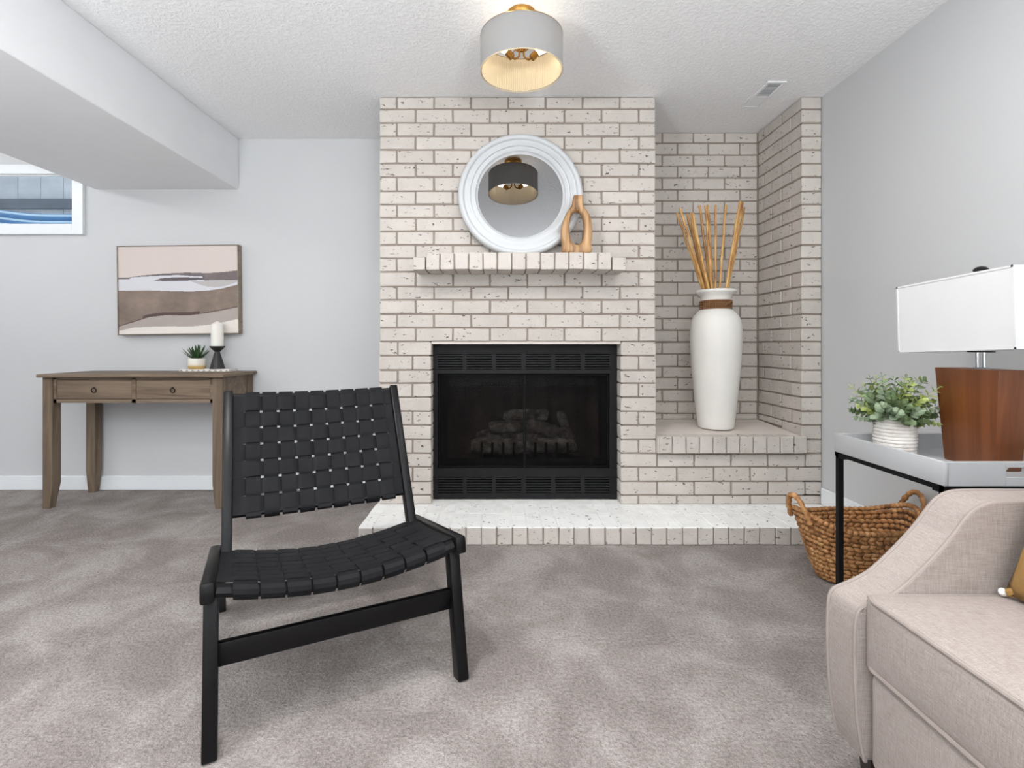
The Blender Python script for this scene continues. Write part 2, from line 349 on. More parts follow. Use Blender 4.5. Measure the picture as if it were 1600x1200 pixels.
# galvanised window well, bands coloured as sky reflections and highlights that curve in towards the left
well = T('window_well', 'corrugated steel window well with painted sky reflection and highlight bands outside the high basement window', 'window well', (-3.6, 4.0, 1.9))
for i, (z, m, r) in enumerate([(2.049, 'well_reflection', .004), (2.037, 'well_highlight', .011), (2.012, 'well_reflection', .017), (1.986, 'well_highlight', .011), (1.964, 'well_reflection', .014), (1.935, 'well_highlight', .017), (1.90, 'well_reflection', .020), (1.86, 'well_highlight', .022)]):
    pts = [(-3.28, 4.10, z), (-3.5, 4.10, z), (-3.7, 4.10, z+.002), (-3.85, 4.10, z+.012), (-4.03, 4.09, z+.032), (-4.2, 4.07, z+.05), (-4.5, 4.05, z+.07)]
    O('corrugation', MB().tube([Vector(p)-Vector((-3.6, 4.0, 1.9)) for p in smoothpath(pts, 4)], r, 10), m, well)
fen = T('board_fence', 'pale blue grey board fence outside the high basement window', 'fence', (-4.0, 4.75, 1.2))
for i in range(9):
    x = -5.45 + i*.212
    O('board', MB().box(x-.104+4.0, x+.104+4.0, -.012, .012, .3, 1.9, .003), 'fence', fen)
O('rail', MB().box(-1.6, .95, -.06, -.013, 1.058, 1.148, .003), 'fence_rail', fen)

# ------------------------------------------------------------------ brickwork
YC, ZS = 2.912, 273.0
def Zc(y): return H + (CY-y)/ZS
def Xc(x): return (x-CX)/ZS
ED = [150.7,170.3,192.1,213,234,255.5,276.5,299,319.5,340.3,361.5,382.8,403.7,424.5,448,468.7,491,512.6,534,556,578.6,599,621,643,664.5,687,708.7,730,752.6,774,788]
J = .0095                                                             # joint width
XCL, XCR, XO0, XO1 = -.696, .890, -.3967, .6886                       # chimney sides, firebox opening
HZ = .088
def brick(parent, x0, x1, y0, y1, z0, z1, mat='brick', bev=.003, jit=.0013, name='brick', base=(0, 0, 0)):
    c = Vector(((x0+x1)/2, (y0+y1)/2, (z0+z1)/2)); a = Vector((x1-x0, y1-y0, z1-z0))/2
    b = MB().box(-a.x, a.x, -a.y, a.y, -a.z, a.z, bev, 1, jit)
    return O(name, b, mat, parent, c-Vector(base), smooth=None)
fp = T('fireplace_surround', 'floor to ceiling chimney of whitewashed brick around the black firebox', 'fireplace', ((XCL+XCR)/2, 3.2, 0))
FB = fp.location.copy()
def L(b): # mesh given in world coordinates, moved to the surround's own frame
    for v in b.b.verts: v.co -= FB
    return b
O('mortar_core', L(MB().box(XCL+.007, XO0-.01, YC+.007, YF-.005, HZ, ZC-.001).box(XO1+.01, XCR-.007, YC+.007, YF-.005, HZ, ZC-.001)
    .box(XO0-.01, XO1+.01, YC+.007, YF-.005, Zc(534)+.006, ZC-.001).box(XCR-.007, 1.735, YC+.007, 3.39, HZ, .40)), 'mortar', fp, smooth=None)
bw = {'A': [592, 620] + [620+58.1*i for i in range(1, 7)] + [1025], 'B': [592] + [649.4+58.15*i for i in range(7)] + [1025]}
for kx in range(30):
    t = 'A' if kx % 2 == 0 else 'B'
    z1, z0 = Zc(ED[kx])-J/2, Zc(ED[kx+1])+J/2
    if kx == 0: z1 = ZC-.004
    if kx == 29: z0 = HZ+.001
    spans = [(Xc(a), Xc(b)) for a, b in zip(bw[t], bw[t][1:])]
    if kx >= 18:
        spans = ([(XCL, Xc(621.3)), (Xc(621.3), XO0)], [(XCL, Xc(644.5)), (Xc(644.5), XO0)])[t == 'B']
        spans = spans + (([(XO1, XCR)], [(XO1, Xc(998)), (Xc(998), XCR)])[t == 'B'])
        if kx >= 26:
            spans = spans[:2]
            spans += ([(XO1, Xc(1027)), (Xc(1027), Xc(1084.8)), (Xc(1084.8), Xc(1142.6)), (Xc(1142.6), Xc(1200)), (Xc(1200), Xc(1258.6)), (Xc(1258.6), 1.838)] if t == 'A' else
                      [(XO1, Xc(998)), (Xc(998), Xc(1057.7)), (Xc(1057.7), Xc(1115.5)), (Xc(1115.5), Xc(1172.5)), (Xc(1172.5), Xc(1229.5)), (Xc(1229.5), 1.838)])
    for a, b in spans:
        sh = random.uniform(-.0015, .0025)
        ja = 0 if a in (XCL, XO0, XO1) else J/2
        jb = 0 if b in (XCR, XO0, 1.838) and kx < 26 or b in (XO0, 1.838) else J/2
        depth = .098 if (a == XO1 or b == XO0 or a == XCL or b == XCR) else .045
        brick(fp, a+ja, b-jb, YC+sh, YC+depth, z0, z1, base=FB)
# returns of the chimney that the photograph hardly shows, as joined brickwork
sd = MB()
for kx in range(30):
    z1, z0 = min(Zc(ED[kx])-J/2, ZC-.004), Zc(ED[kx+1])+J/2
    y = YC+.105 + (0 if kx % 2 else .1)
    while y < YF-.02:
        y1 = min(y+.203, YF-.006); sd.box(XCL, XCL+.03, y, y1, z0, z1, .003, 1, .001)
        if kx < 25 and y < 3.39: sd.box(XCR-.03, XCR, y, min(y1, 3.40), z0, z1, .003, 1, .001)
        y += .2127
O('side_brickwork', L(sd), 'brick', fp, smooth=None, kind='stuff')
O('lintel', L(MB().box(XO0, XO1, YC+.012, YC+.11, 1.0045, 1.0235, .001)), 'ledge_top', fp, smooth=None)
# mantel of standing bricks, a shorter brick at each end
mtl = O('mantel', L(MB().box(-.385, .585, 2.722, YC+.01, 1.406, 1.486)), 'mortar', fp, smooth=None)
m0 = (664.9-CX)/292.9; mp_ = (956.6-664.9)/13/292.9
for i in range(13):
    j_ = random.uniform(-.002, .002)
    brick(mtl, m0+i*mp_+.0035, m0+(i+1)*mp_-.0035, 2.714+j_, YC, 1.4025+j_, 1.4925+j_*.4, base=FB)
brick(mtl, (645-CX)/292.9, m0-.003, 2.716, YC, 1.401, 1.468, base=FB)
brick(mtl, m0+13*mp_+.003, (978.4-CX)/292.9, 2.716, YC, 1.399, 1.467, base=FB)

# alcove to the right of the chimney: back wall, side wall with the brick pillar, and the ledge
YN, XN = 3.405, 1.722
alc = structure('wall_alcove', MB().box(XCR-.02, XR, YN+.007, YF-.003, .3, ZC-.001).box(XN+.007, XR-.006, YC+.007, YN+.02, .3, ZC-.001), 'mortar')
nx = lambda x: (x-CX)/233.5
for kx in range(26):
    t = 'A' if kx % 2 == 0 else 'B'
    z1, z0 = Zc(ED[kx])-J/2, Zc(ED[kx+1])+J/2
    if kx == 0: z1 = ZC-.004
    back = [.895, nx(1034.7), nx(1083.5), nx(1132.5), XN] if t == 'A' else [.895, nx(1058.7), nx(1107), nx(1156.5), XN]
    side = [YN, 3.331, 3.122] if t == 'A' else [YN, 3.233, 3.018]
    if z1 > .51 :
        zb = max(z0, .503)
        for i in range(4):
            brick(alc, back[i]+J/2, back[i+1]-J/2, YN+random.uniform(-.002, .002), YN+.04, zb, z1)
        for i in range(2):
            brick(alc, XN+random.uniform(-.002, .002), XN+.04, side[i+1]+J/2, side[i]-J/2-(.004 if i == 0 else 0), zb, z1)
    if z0 < .47 and kx == 25: z0 = Zc(ED[26])+J/2
    brick(alc, XN+.002+random.uniform(-.002, .002), 1.837, YC+random.uniform(-.0015, .002), (side[2]-J/2), z0, z1)
led = T('alcove_ledge', 'whitewashed brick ledge of the alcove under the white floor vase', 'ledge', (1.31, 3.1, .39))
LB = led.location.copy()
b = MB().prism([(2.885, .384), (2.885, .477), (3.403, .502), (3.403, .384)], 'X', .893, XN-.002)
for v in b.b.verts: v.co -= LB
O('ledge_slab', b, 'ledge_top', led, smooth=None)
lp = (1262-1029.5)/277/11
for i in range(11):
    x = (1029.5-CX)/277 + i*lp; j_ = random.uniform(-.002, .002)
    brick(led, x+.0035, x+lp-.0035, 2.870+j_, 2.905 if i == 10 else 2.96, .388, .4815, base=LB)
# hearth: two rows of bricks on edge
hea = T('hearth', 'low white painted brick hearth along the floor before the fireplace', 'hearth', (.56, 2.72, 0))
HB = hea.location.copy()
b = MB().box(-.708, XR-.004, 2.556, YC+.10, 0, HZ-.0015)
for v in b.b.verts: v.co -= HB
O('mortar_bed', b, 'hearth_mortar', hea, smooth=None)
b = MB().box(-.710, XR-.004, 2.547, 2.556, 0, HZ-.005)
for v in b.b.verts: v.co -= HB
O('mortar_face', b, 'mortar', hea, smooth=None)
n = 33; hp = (XR-.003+.715)/n
for i in range(n):
    x = -.715+i*hp; j_ = random.uniform(-.0015, .0015)
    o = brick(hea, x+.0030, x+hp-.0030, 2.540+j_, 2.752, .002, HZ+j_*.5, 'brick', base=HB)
    o.data.materials.append(M['hearth_paint'])                      # upward faces take the whiter colour, the front keeps the brick colour
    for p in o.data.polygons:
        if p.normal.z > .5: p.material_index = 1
    brick(hea, x+.0016, x+hp-.0016, 2.757, YC+.006, .03, HZ-.001+j_*.5, 'hearth_paint', base=HB)

# ------------------------------------------------------------------ black fireplace insert
YI = 3.0
ins = T('fireplace_insert', 'black steel gas fireplace insert with louvres and glass doors set in the brick', 'fireplace insert', (.146, YI, HZ))
def Zi(y): return H - (y-CY)/265 - HZ
def Xi(x): return (x-CX)/265 - .146
IX0, IX1 = Xi(676.5), Xi(964)
fr = MB()
for ya, yb in ((538, 553.4), (577.2, 584), (731.4, 745.5), (770.4, 779)):
    fr.box(IX0, IX1, 0, .03, max(Zi(yb), .002), Zi(ya), .0015)
fr.box(IX0+.001, Xi(684), .0012, .029, .003, Zi(538)-.001).box(Xi(952.6), IX1-.001, .0012, .029, .003, Zi(538)-.001)
LG = [(683, 723), (729, 769), (775, 814.7), (821.6, 861), (867.5, 907.6), (913.7, 953.7)]
for ya, yb in ((553.4, 577.2), (745.5, 770.4)):
    for (a, b_), (c_, d_) in zip(LG, LG[1:]): fr.box(Xi(b_), Xi(c_), .001, .028, Zi(yb)-.001, Zi(ya)+.001)
O('face_frame', fr, 'black_steel', ins)
for ya, yb in ((553.4, 577.2), (745.5, 770.4)):
    lv = O('louvre_panel', MB().box(IX0+.02, IX1-.02, .034, .05, Zi(yb)-.004, Zi(ya)+.004), 'void', ins)
    for a, b_ in LG:
        for q in range(6):
            zc = lerp(Zi(ya), Zi(yb), (q+.5)/6)
            O('slat', MB().prism([(.003, zc-.0042), (.003, zc+.0042), (.020, zc+.009), (.020, zc+.006), (.006, zc-.0042)], 'X', Xi(a)-.001, Xi(b_)+.001), 'black_steel', lv, smooth=None)
ox0, ox1, oz0, oz1 = Xi(684), Xi(952.6), Zi(731.4), Zi(584)
# firebox liner, tapering to the back
b = MB(); d0, d1 = .05, .40; xb0, xb1 = ox0+.14, ox1-.14
q0 = [(ox0, d0, oz0), (ox1, d0, oz0), (ox1, d0, oz1), (ox0, d0, oz1)]; q1 = [(xb0, d1, oz0), (xb1, d1, oz0), (xb1, d1, oz1-.05), (xb0, d1, oz1-.05)]
for i in range(4): b.face([q0[i], q0[(i+1)%4], q1[(i+1)%4], q1[i]])
b.face(q1); bmesh.ops.remove_doubles(b.b, verts=b.b.verts[:], dist=1e-5)
O('firebox_liner', b, 'refractory', ins, smooth=None)
O('inner_surround', MB().box(ox0, ox0+.055, .0461, .0501, oz0, oz1).box(ox1-.055, ox1, .0461, .0501, oz0, oz1).box(ox0, ox1, .046, .05, oz1-.075, oz1).box(ox0, ox1, .046, .05, oz0, oz0+.05), 'black_steel', ins)
mid = (ox0+ox1)/2 + .006
for xa, xb in ((ox0+.004, mid-.001), (mid+.001, ox1-.004)):
    fw = .006
    dr = O('glass_door', MB().box(xa, xb, .014, .024, oz1-.012, oz1-.003, .001).box(xa, xb, .014, .024, oz0+.003, oz0+.012, .001)
        .box(xa, xa+fw, .015, .023, oz0+.010, oz1-.010, .001).box(xb-fw, xb, .015, .023, oz0+.010, oz1-.010, .001), 'iron', ins)
    O('door_pane', MB().box(xa+fw, xb-fw, .017, .020, oz0+.012, oz1-.012), 'dark_glass', dr)
O('door_handle', MB().box(mid-.006, mid+.008, -.006, .012, Zi(601), Zi(588), .003), 'iron', ins)
for xa, xb in ((ox0+.03, mid), (mid, ox1-.03)):
    O('mesh_screen', MB().grid(lambda u, v, xa=xa, xb=xb: (lerp(xa, xb, u), .038+.003*math.sin(u*40), lerp(oz0+.02, oz1-.03, v)), 60, 1), 'mesh', ins, smooth=180)
logs = T('gas_log_set', 'grey ceramic log set on an iron grate behind the fireplace glass', 'fire logs', (.146, YI+.2, HZ+oz0))
def logpath(a, c, r, wob=.012):
    a, c = Vector(a), Vector(c); n = 9
    pts = [a.lerp(c, i/n)+Vector((random.uniform(-wob, wob), random.uniform(-wob, wob), random.uniform(-wob, wob)))*.6 for i in range(n+1)]
    return MB().tube(pts, [r*(.72 if i in (0, n) else random.uniform(.88, 1.12)) for i in range(n+1)], 10)
for a, c, r in (((-.33, -.06, .10), (.30, -.05, .11), .050), ((-.30, .06, .13), (.27, .08, .13), .058), ((-.22, .0, .21), (.10, .05, .20), .042),
                ((.02, .05, .22), (.27, -.06, .17), .038), ((-.12, .08, .27), (.16, .06, .28), .04), ((.32, .02, .05), (.24, .10, .30), .030)):
    O('fire_log', logpath(a, c, r), 'log', logs, smooth=60)
gr = MB()
for i in range(9):
    x = -.26+i*.065; gr.tube(smoothpath([(x, -.12, .02), (x, -.12, .10), (x, -.115, .135)], 3), .009, 6); gr.tube([(x, -.12, .03), (x, .12, .03)], .008, 6)
gr.tube([(-.3, -.1, .03), (.3, -.1, .03)], .01, 6); gr.tube([(-.3, .1, .03), (.3, .1, .03)], .01, 6)
for x in (-.25, .25):
    for y in (-.1, .1): gr.tube([(x, y, 0), (x, y, .03)], .009, 6)
O('grate', gr, 'iron', logs)

# ------------------------------------------------------------------ ceiling lamp
cl = T('ceiling_lamp', 'semi flush ceiling lamp with drum shade, cream liner and brass fittings', 'ceiling light', (.09, 2.18, ZC))
ZR, ZT, RS = -.25, -.100, .176
O('drum_shade', MB().lathe([(RS, ZR), (RS, ZT)], 96), 'lamp_outer', cl)
b = MB(); nn = 240
ring = lambda z: [b.b.verts.new(((RS-.0045-(.0035 if j % 2 else 0))*math.cos(2*PI*j/nn), (RS-.0045-(.0035 if j % 2 else 0))*math.sin(2*PI*j/nn), z)) for j in range(nn)]
A, B = ring(ZR+.002), ring(ZT-.001)
for j in range(nn): b.b.faces.new([A[j], A[(j+1)%nn], B[(j+1)%nn], B[j]])
O('pleated_liner', b, 'liner', cl, smooth=None)
O('shade_rim', MB().tube([(RS*math.cos(a*PI/48), RS*math.sin(a*PI/48), ZR) for a in range(96)], .0022, 6, closed=True), 'liner', cl)
O('shade_rim', MB().tube([((RS-.003)*math.cos(a*PI/48), (RS-.003)*math.sin(a*PI/48), ZT) for a in range(96)], .0035, 6, closed=True), 'brass', cl)
O('canopy', MB().lathe([(.0, -.03), (.03, -.03), (.055, -.022), (.062, -.008), (.062, -.001)], 40), 'brass', cl)
O('stem', MB().tube([(0, 0, -.03), (0, 0, -.12)], .009, 12), 'brass', cl)
O('hub', MB().lathe([(.0, -.155), (.012, -.155), (.016, -.150), (.030, -.150), (.031, -.118), (.012, -.108), (0, -.108)], 32).ball((0, 0, -.158), .009, 10), 'brass', cl)
sp = MB()
for a in (PI/2+.3, PI/2+.3+2*PI/3, PI/2+.3+4*PI/3): sp.tube([(.02*math.cos(a), .02*math.sin(a), -.112), ((RS-.006)*math.cos(a), (RS-.006)*math.sin(a), -.104)], .0025, 6)
O('shade_spider', sp, 'brass', cl)
for ang in (PI+.35, -.2):
    dx, dy = math.cos(ang), math.sin(ang)
    R_ = lambda r, z: (r*dx, r*dy, z)
    O('lamp_arm', MB().tube(smoothpath([R_(.010, -.150), R_(.012, -.185), R_(.030, -.200), R_(.045, -.194)], 5), .0045, 8), 'brass', cl)
    O('socket', MB().tube([R_(.040, -.199), R_(.044, -.196), R_(.066, -.176)], [.010, .015, .015], 16), 'brass', cl)
    bp = MB().ball(R_(.094, -.150), .026, 16).tube([R_(.066, -.176), R_(.080, -.163)], [.013, .02], 14, caps=False)
    O('bulb', bp, 'bulb', cl, smooth=180)

# ceiling register
vt = T('ceiling_register', 'white ceiling air register with louvres above the alcove', 'vent', (1.49, 2.885, ZC))
O('register_frame', MB().box(-.053, .053, -.150, -.132, -.008, -.0005, .002).box(-.053, .053, .132, .150, -.008, -.0005, .002).box(-.053, -.036, -.132, .132, -.008, -.0005, .002).box(.036, .053, -.132, .132, -.008, -.0005, .002), 'vent', vt)
O('duct_opening', MB().box(-.036, .036, -.132, .132, -.002, -.0005), 'vent_dark', vt)
for i in range(9):
    y = -.122+i*.0155
    O('louvre', MB().prism([(y-.005, -.007), (y+.004, -.003), (y+.005, -.004), (y-.004, -.008)], 'X', -.036, .036), 'vent', vt, smooth=None)
O('damper_panel', MB().box(-.036, .036, .015, .132, -.006, -.003), 'vent', vt)

# ------------------------------------------------------------------ mantel decor
mi = T('round_mirror', 'round mirror in a stepped white frame leaning on the brick mantel', 'mirror', (.112, 2.838, 1.4945), (-math.radians(4.2), 0, 0))
# local: frame in the XZ plane, centre at height .35, facing -Y
RM = .350
def ringprof(prof, n=96, zc=RM):
    b = MB(); rings = [[b.b.verts.new((r*math.cos(2*PI*j/n), y, zc+r*math.sin(2*PI*j/n))) for j in range(n)] for r, y in prof]
    for A, B in zip(rings, rings[1:]):
        for j in range(n): b.b.faces.new([A[j], A[(j+1)%n], B[(j+1)%n], B[j]])
    return b
O('mirror_frame', ringprof([(.350, .022), (.351, -.004), (.347, -.016), (.338, -.024), (.327, -.026), (.319, -.020), (.316, -.008), (.306, -.006), (.292, -.014), (.282, -.015), (.279, -.004), (.270, -.002), (.262, -.008), (.254, -.009), (.250, .004), (.243, .007), (.238, .012)]), 'mirror_frame', mi, smooth=50)
b = MB(); b.b.faces.new([b.b.verts.new((.241*math.cos(2*PI*j/96), .010, RM+.241*math.sin(2*PI*j/96))) for j in range(96)])
O('mirror_glass', b, 'mirror', mi, smooth=None)
b = MB(); 
for y in (.014, .022): b.b.faces.new([b.b.verts.new((.349*math.cos(2*PI*j/64), y, RM+.349*math.sin(2*PI*j/64))) for j in range(64)])
O('backing_board', b, 'holder', mi, smooth=None)

# olive wood ring vase
wv_ = T('wooden_ring_vase', 'olive wood vase with an oval hole standing on the mantel beside the mirror', 'vase', (.418, 2.772, 1.4935))
s_ = 2.772/795
out_ = [(901, 303), (910, 303), (910, 306), (908.5, 313), (911, 320), (918, 329), (922.5, 340), (924.5, 353), (924.5, 366), (923, 378), (920.5, 394),
        (881, 394), (878.5, 380), (876.5, 366), (877, 354), (880, 342), (885, 330), (892, 320), (894.5, 313), (893, 306), (893, 303)]
hole = [(902, 328), (908.5, 333), (911.8, 344), (912.3, 358), (910, 372), (904.5, 379.5), (898, 379.5), (892.5, 374), (889.5, 362), (889.5, 349), (892, 337), (896.5, 330)]
def rs(poly, n):
    P = [Vector((p[0], p[1])) for p in poly]; m = len(P); outp = []
    for i in range(m):
        p0, p1, p2, p3 = P[i-1], P[i], P[(i+1)%m], P[(i+2)%m]
        for j in range(n):
            t = j/n; outp.append(.5*((2*p1)+(p2-p0)*t+(2*p0-5*p1+4*p2-p3)*t*t+(-p0+3*p1-3*p2+p3)*t**3))
    return outp
def ang_sample(poly, c, n=72):
    dense = rs(poly, 12); pol = sorted(((math.atan2(-(p.y-c[1]), p.x-c[0]) % (2*PI)), p) for p in dense); res = []
    for j in range(n):
        a = 2*PI*j/n; res.append(min(pol, key=lambda q: min(abs(q[0]-a), 2*PI-abs(q[0]-a)))[1])
    return res
c0 = (901, 356); A = ang_sample(out_, c0); Bq = ang_sample(hole, c0); b = MB(); rr = []
TH = .034
for k_, (f_, y) in enumerate([(0, 0), (.0, -.55), (.10, -.85), (.35, -1.0), (.7, -1.0), (.92, -.82), (1, -.5), (1, .5), (.92, .82), (.7, 1), (.35, 1.0), (.10, .85), (0, .55)]):
    rr.append([b.b.verts.new(((lerp(p.x, q.x, f_)-902)*s_, y*TH, (394-lerp(p.y, q.y, f_))*s_)) for p, q in zip(A, Bq)])
for i in range(len(rr)):
    P_, Q_ = rr[i], rr[(i+1) % len(rr)]
    for j in range(72): b.b.faces.new([P_[j], P_[(j+1)%72], Q_[(j+1)%72], Q_[j]])
O('ring_body', b, 'olive', wv_, smooth=70)

# ------------------------------------------------------------------ alcove vase with bamboo
VX, VY, VZ = 1.322, 3.125, .4925
fv = T('floor_vase', 'tall chalky white vase with a rope band on the alcove ledge', 'vase', (VX, VY, VZ))
kz = .0012825
vp = [(82, 1142), (86, 1136), (89, 1115), (97, 1050), (108, 950), (118, 850), (123, 750), (124.5, 700), (123, 660), (118, 632), (107, 608), (90, 590), (76, 578), (70, 565), (69, 545), (71, 522), (80, 508), (95, 499), (99, 494), (99, 488), (92, 484), (82, 486), (66, 510), (62, 540), (62, 640)]
O('vase_body', MB().lathe([(0, 0)] + [(r*kz*.94, (1142-z)*kz) for r, z in vp], 56), 'vase', fv, smooth=60)
for i in range(4):
    zz = (1142-(542+i*11))*kz
    O('rope_coil', MB().tube([((.0875+.001*random.random())*math.cos(a*PI/24), .0875*math.sin(a*PI/24), zz+.003*a/48) for a in range(48)], .0078, 8, closed=True), 'rope', fv)
O('rope_knot', MB().tube(smoothpath([(.02, -.088, .745), (.035, -.098, .757), (.055, -.088, .768), (.06, -.080, .75)], 4), .008, 7), 'rope', fv)
reeds = [((55, 100), 182, .05), ((70, 78), 190, -.02), ((103, 105), 198, .06), ((118, 100), 204, 0), ((128, 100), 210, -.05), ((163, 65), 218, .05), ((192, 65), 222, -.03), ((205, 62), 228, .05),
         ((240, 62), 240, 0), ((290, 62), 258, .03), ((357, 45), 288, -.04), ((370, 50), 292, .02), ((380, 75), 296, .06)]
words = ['leftmost', 'second', 'third', 'fourth', 'fifth', 'sixth', 'seventh', 'eighth', 'ninth', 'tenth', 'eleventh', 'twelfth', 'rightmost']
for i, ((tx, ty), bx_, dy) in enumerate(reeds):
    yt = VY + dy*1.1; yb = VY + dy*.4
    p1 = Vector(((1040+tx/3.077-CX)*yt/F, yt, H+(CY-300-ty/3.077)*yt/F)); p0 = Vector(((1040+bx_/3.077-CX)*yb/F, yb, H+(CY-456)*yb/F))
    d = (p1-p0); p00 = p0 - d*.5
    if (p00.xy-Vector((VX, VY))).length > .07:
        for _ in range(30):
            p00 = p0.lerp(p00, .9)
            if (p00.xy-Vector((VX, VY))).length < .07: break
    n = 14; pts = [p00.lerp(p1, q/n) - p00 + Vector((math.sin(q*1.7+i)*.0015, math.cos(q*1.3+i)*.0015, 0)) for q in range(n+1)]
    pp, rad = [], []
    r0 = random.uniform(.0062, .0085)
    for q in range(n):
        pp += [pts[q], pts[q].lerp(pts[q+1], .12), pts[q].lerp(pts[q+1], .24)]; rad += [r0*.98, r0*1.14, r0*.98] if q % 3 == 1 else [r0]*3
    pp.append(pts[n]); rad.append(r0*.9)
    o = O('bamboo_stick', MB().tube(pp, rad, 8), 'bamboo', None, p00)
    lab = ('%s bamboo stick standing in the white floor vase' % words[i]) if words[i] in ('leftmost', 'rightmost') else ('%s bamboo stick from the left standing in the white floor vase' % words[i])
    tag(o, lab, 'stick', 'bamboo sticks in the floor vase')

# ------------------------------------------------------------------ console table and what stands on it
TZ = .822
ct = T('console_table', 'weathered grey brown wooden console table with two drawers against the wall', 'table', (-2.24, 3.285, 0))
tx0, tx1 = -2.807+2.24, -1.673+2.24; ty0, ty1 = 3.072-3.285, 3.498-3.285
O('tabletop', MB().box(tx0, tx1, ty0, ty1, TZ-.020, TZ, .005, 2), 'console', ct)
lx0, lx1, ly0, ly1 = -2.79+2.24, -1.695+2.24, 3.10-3.285, 3.485-3.285; lw = .06
def legmesh(x, y, sx, sy):
    b = MB(); z1 = TZ-.0205; zt = .15; t = .018
    def sec(z, ins): 
        xa, xb = (x, x+lw-ins) if sx > 0 else (x-lw+ins, x); ya, yb = (y, y+lw-ins) if sy > 0 else (y-lw+ins, y)
        return [(xa, ya, z), (xb, ya, z), (xb, yb, z), (xa, yb, z)]
    b.hexa(sec(0, t), sec(zt, 0)); b.hexa(sec(zt, 0), sec(z1, 0)); return b
for x, sx in ((lx0, 1), (lx1, -1)):
    for y, sy in ((ly0, 1), (ly1, -1)): O('leg', legmesh(x, y, sx, sy), 'console_leg', ct, smooth=None)
az0, az1 = .645, TZ-.0205
O('front_apron', MB().box(lx0+lw, lx1-lw, ly0+.008, ly0+.03, az0, az0+.022).box(lx0+lw, lx1-lw, ly0+.008, ly0+.03, az1-.014, az1)
    .box(lx0+lw, lx0+lw+.018, ly0+.008, ly0+.03, az0, az1).box(lx1-lw-.018, lx1-lw, ly0+.008, ly0+.03, az0, az1).box(-.012, .012, ly0+.008, ly0+.03, az0, az1), 'console', ct, smooth=None)
for x in (lx0+.010, lx1-.022):
    O('side_apron', MB().box(x, x+.012, ly0+lw, ly1-lw, az0, az1), 'console', ct, smooth=None)
    O('side_rail', MB().box(x-.004, x+.016, ly0+lw, ly1-lw, az0, az0+.02).box(x-.004, x+.016, ly0+lw, ly1-lw, az1-.02, az1), 'console', ct, smooth=None)
O('back_apron', MB().box(lx0+lw, lx1-lw, ly1-.03, ly1-.012, az0, az1), 'console', ct, smooth=None)
for a, c in ((lx0+lw+.020, -.014), (.014, lx1-lw-.020)):
    dw = O('drawer', MB().box(a, c, ly0+.010, ly0+.028, az0+.024, az1-.017, .002), 'console', ct)
    xm = (a+c)/2; zm = (az0+az1)/2+.012
    O('ring_pull', MB().tube([(xm+.014*math.sin(q*PI/8), ly0+.004-.002*math.cos(q*PI/8), zm-.013+.014*math.cos(q*PI/8)) for q in range(16)], .0032, 6, closed=True)
        .ball((xm, ly0+.006, zm+.002), .006, 8), 'bronze', dw)

bd = T('marble_board', 'pale marble board with grey scallop edging on the console table', 'board', (-1.955, 3.41, TZ))
O('board_slab', MB().box(-.165, .165, -.055, .055, 0, .017, .003), 'marble', bd)
for i in range(9):
    x = -.15+i*.0375
    O('inlay', MB().prism([(x-.012, .002), (x+.012, .002), (x, .015)], 'Y', -.0562, -.0545), 'grey_inlay', bd, smooth=None)
BZ = TZ+.017
al = T('potted_aloe', 'small green aloe in a white pot with amber glaze base on the marble board', 'plant', (-2.032, 3.405, BZ))
O('pot', MB().lathe([(.0, 0), (.046, 0), (.051, .006), (.054, .03), (.054, .066), (.051, .071), (.048, .068), (.047, .058), (0, .058)], 36), 'pot', al, smooth=50)
O('soil', MB().lathe([(0, .060), (.047, .059)], 20), 'soil', al)
for i in range(26):
    ring_ = i/26; a = i*2.399; tilt = lerp(.10, 1.22, ring_**.8); ln = lerp(.105, .115, ring_)*random.uniform(.88, 1.08)
    b = MB(); pts = []
    for q in range(6):
        t = q/5; tt = tilt*(1-.18*t); r = math.sin(tt)*ln*t; z = math.cos(tt)*ln*t + .058
        pts.append((r, z, .011*(1-t)**.75*(1+.5*t)+.0006))
    ca, sa = math.cos(a), math.sin(a); L_, C_, R2 = [], [], []
    for r, z, wd in pts:
        L_.append(b.b.verts.new((r*ca - wd*sa, r*sa + wd*ca, z+wd*.25))); R2.append(b.b.verts.new((r*ca + wd*sa, r*sa - wd*ca, z+wd*.25)))
        C_.append(b.b.verts.new((r*ca+wd*.45*ca*math.cos(tilt), r*sa+wd*.45*sa*math.cos(tilt), z-wd*.45*math.sin(tilt))))
    for q in range(5):
        b.b.faces.new([L_[q], C_[q], C_[q+1], L_[q+1]]); b.b.faces.new([C_[q], R2[q], R2[q+1], C_[q+1]]); b.b.faces.new([L_[q], L_[q+1], R2[q+1], R2[q]])
    O('leaf', b, 'aloe', al, smooth=60)
ch = T('candle_holder', 'matte black faceted candle holder on the marble board', 'candle holder', (-1.893, 3.402, BZ))
O('holder_body', MB().lathe([(0, 0), (.047, 0), (.047, .003), (.016, .114), (.047, .146), (.047, .152), (0, .150)], 12), 'holder', ch, smooth=None)
cd = T('pillar_candle', 'white pillar candle on the black candle holder', 'candle', (-1.893, 3.402, BZ+.152))
O('wax_pillar', MB().lathe([(0, 0), (.037, 0), (.038, .004), (.038, .146), (.035, .149), (.020, .157), (0, .168)], 36), 'wax', cd)
O('wick', MB().tube([(0, 0, .163), (.001, 0, .172)], .0012, 6), 'wick', cd)

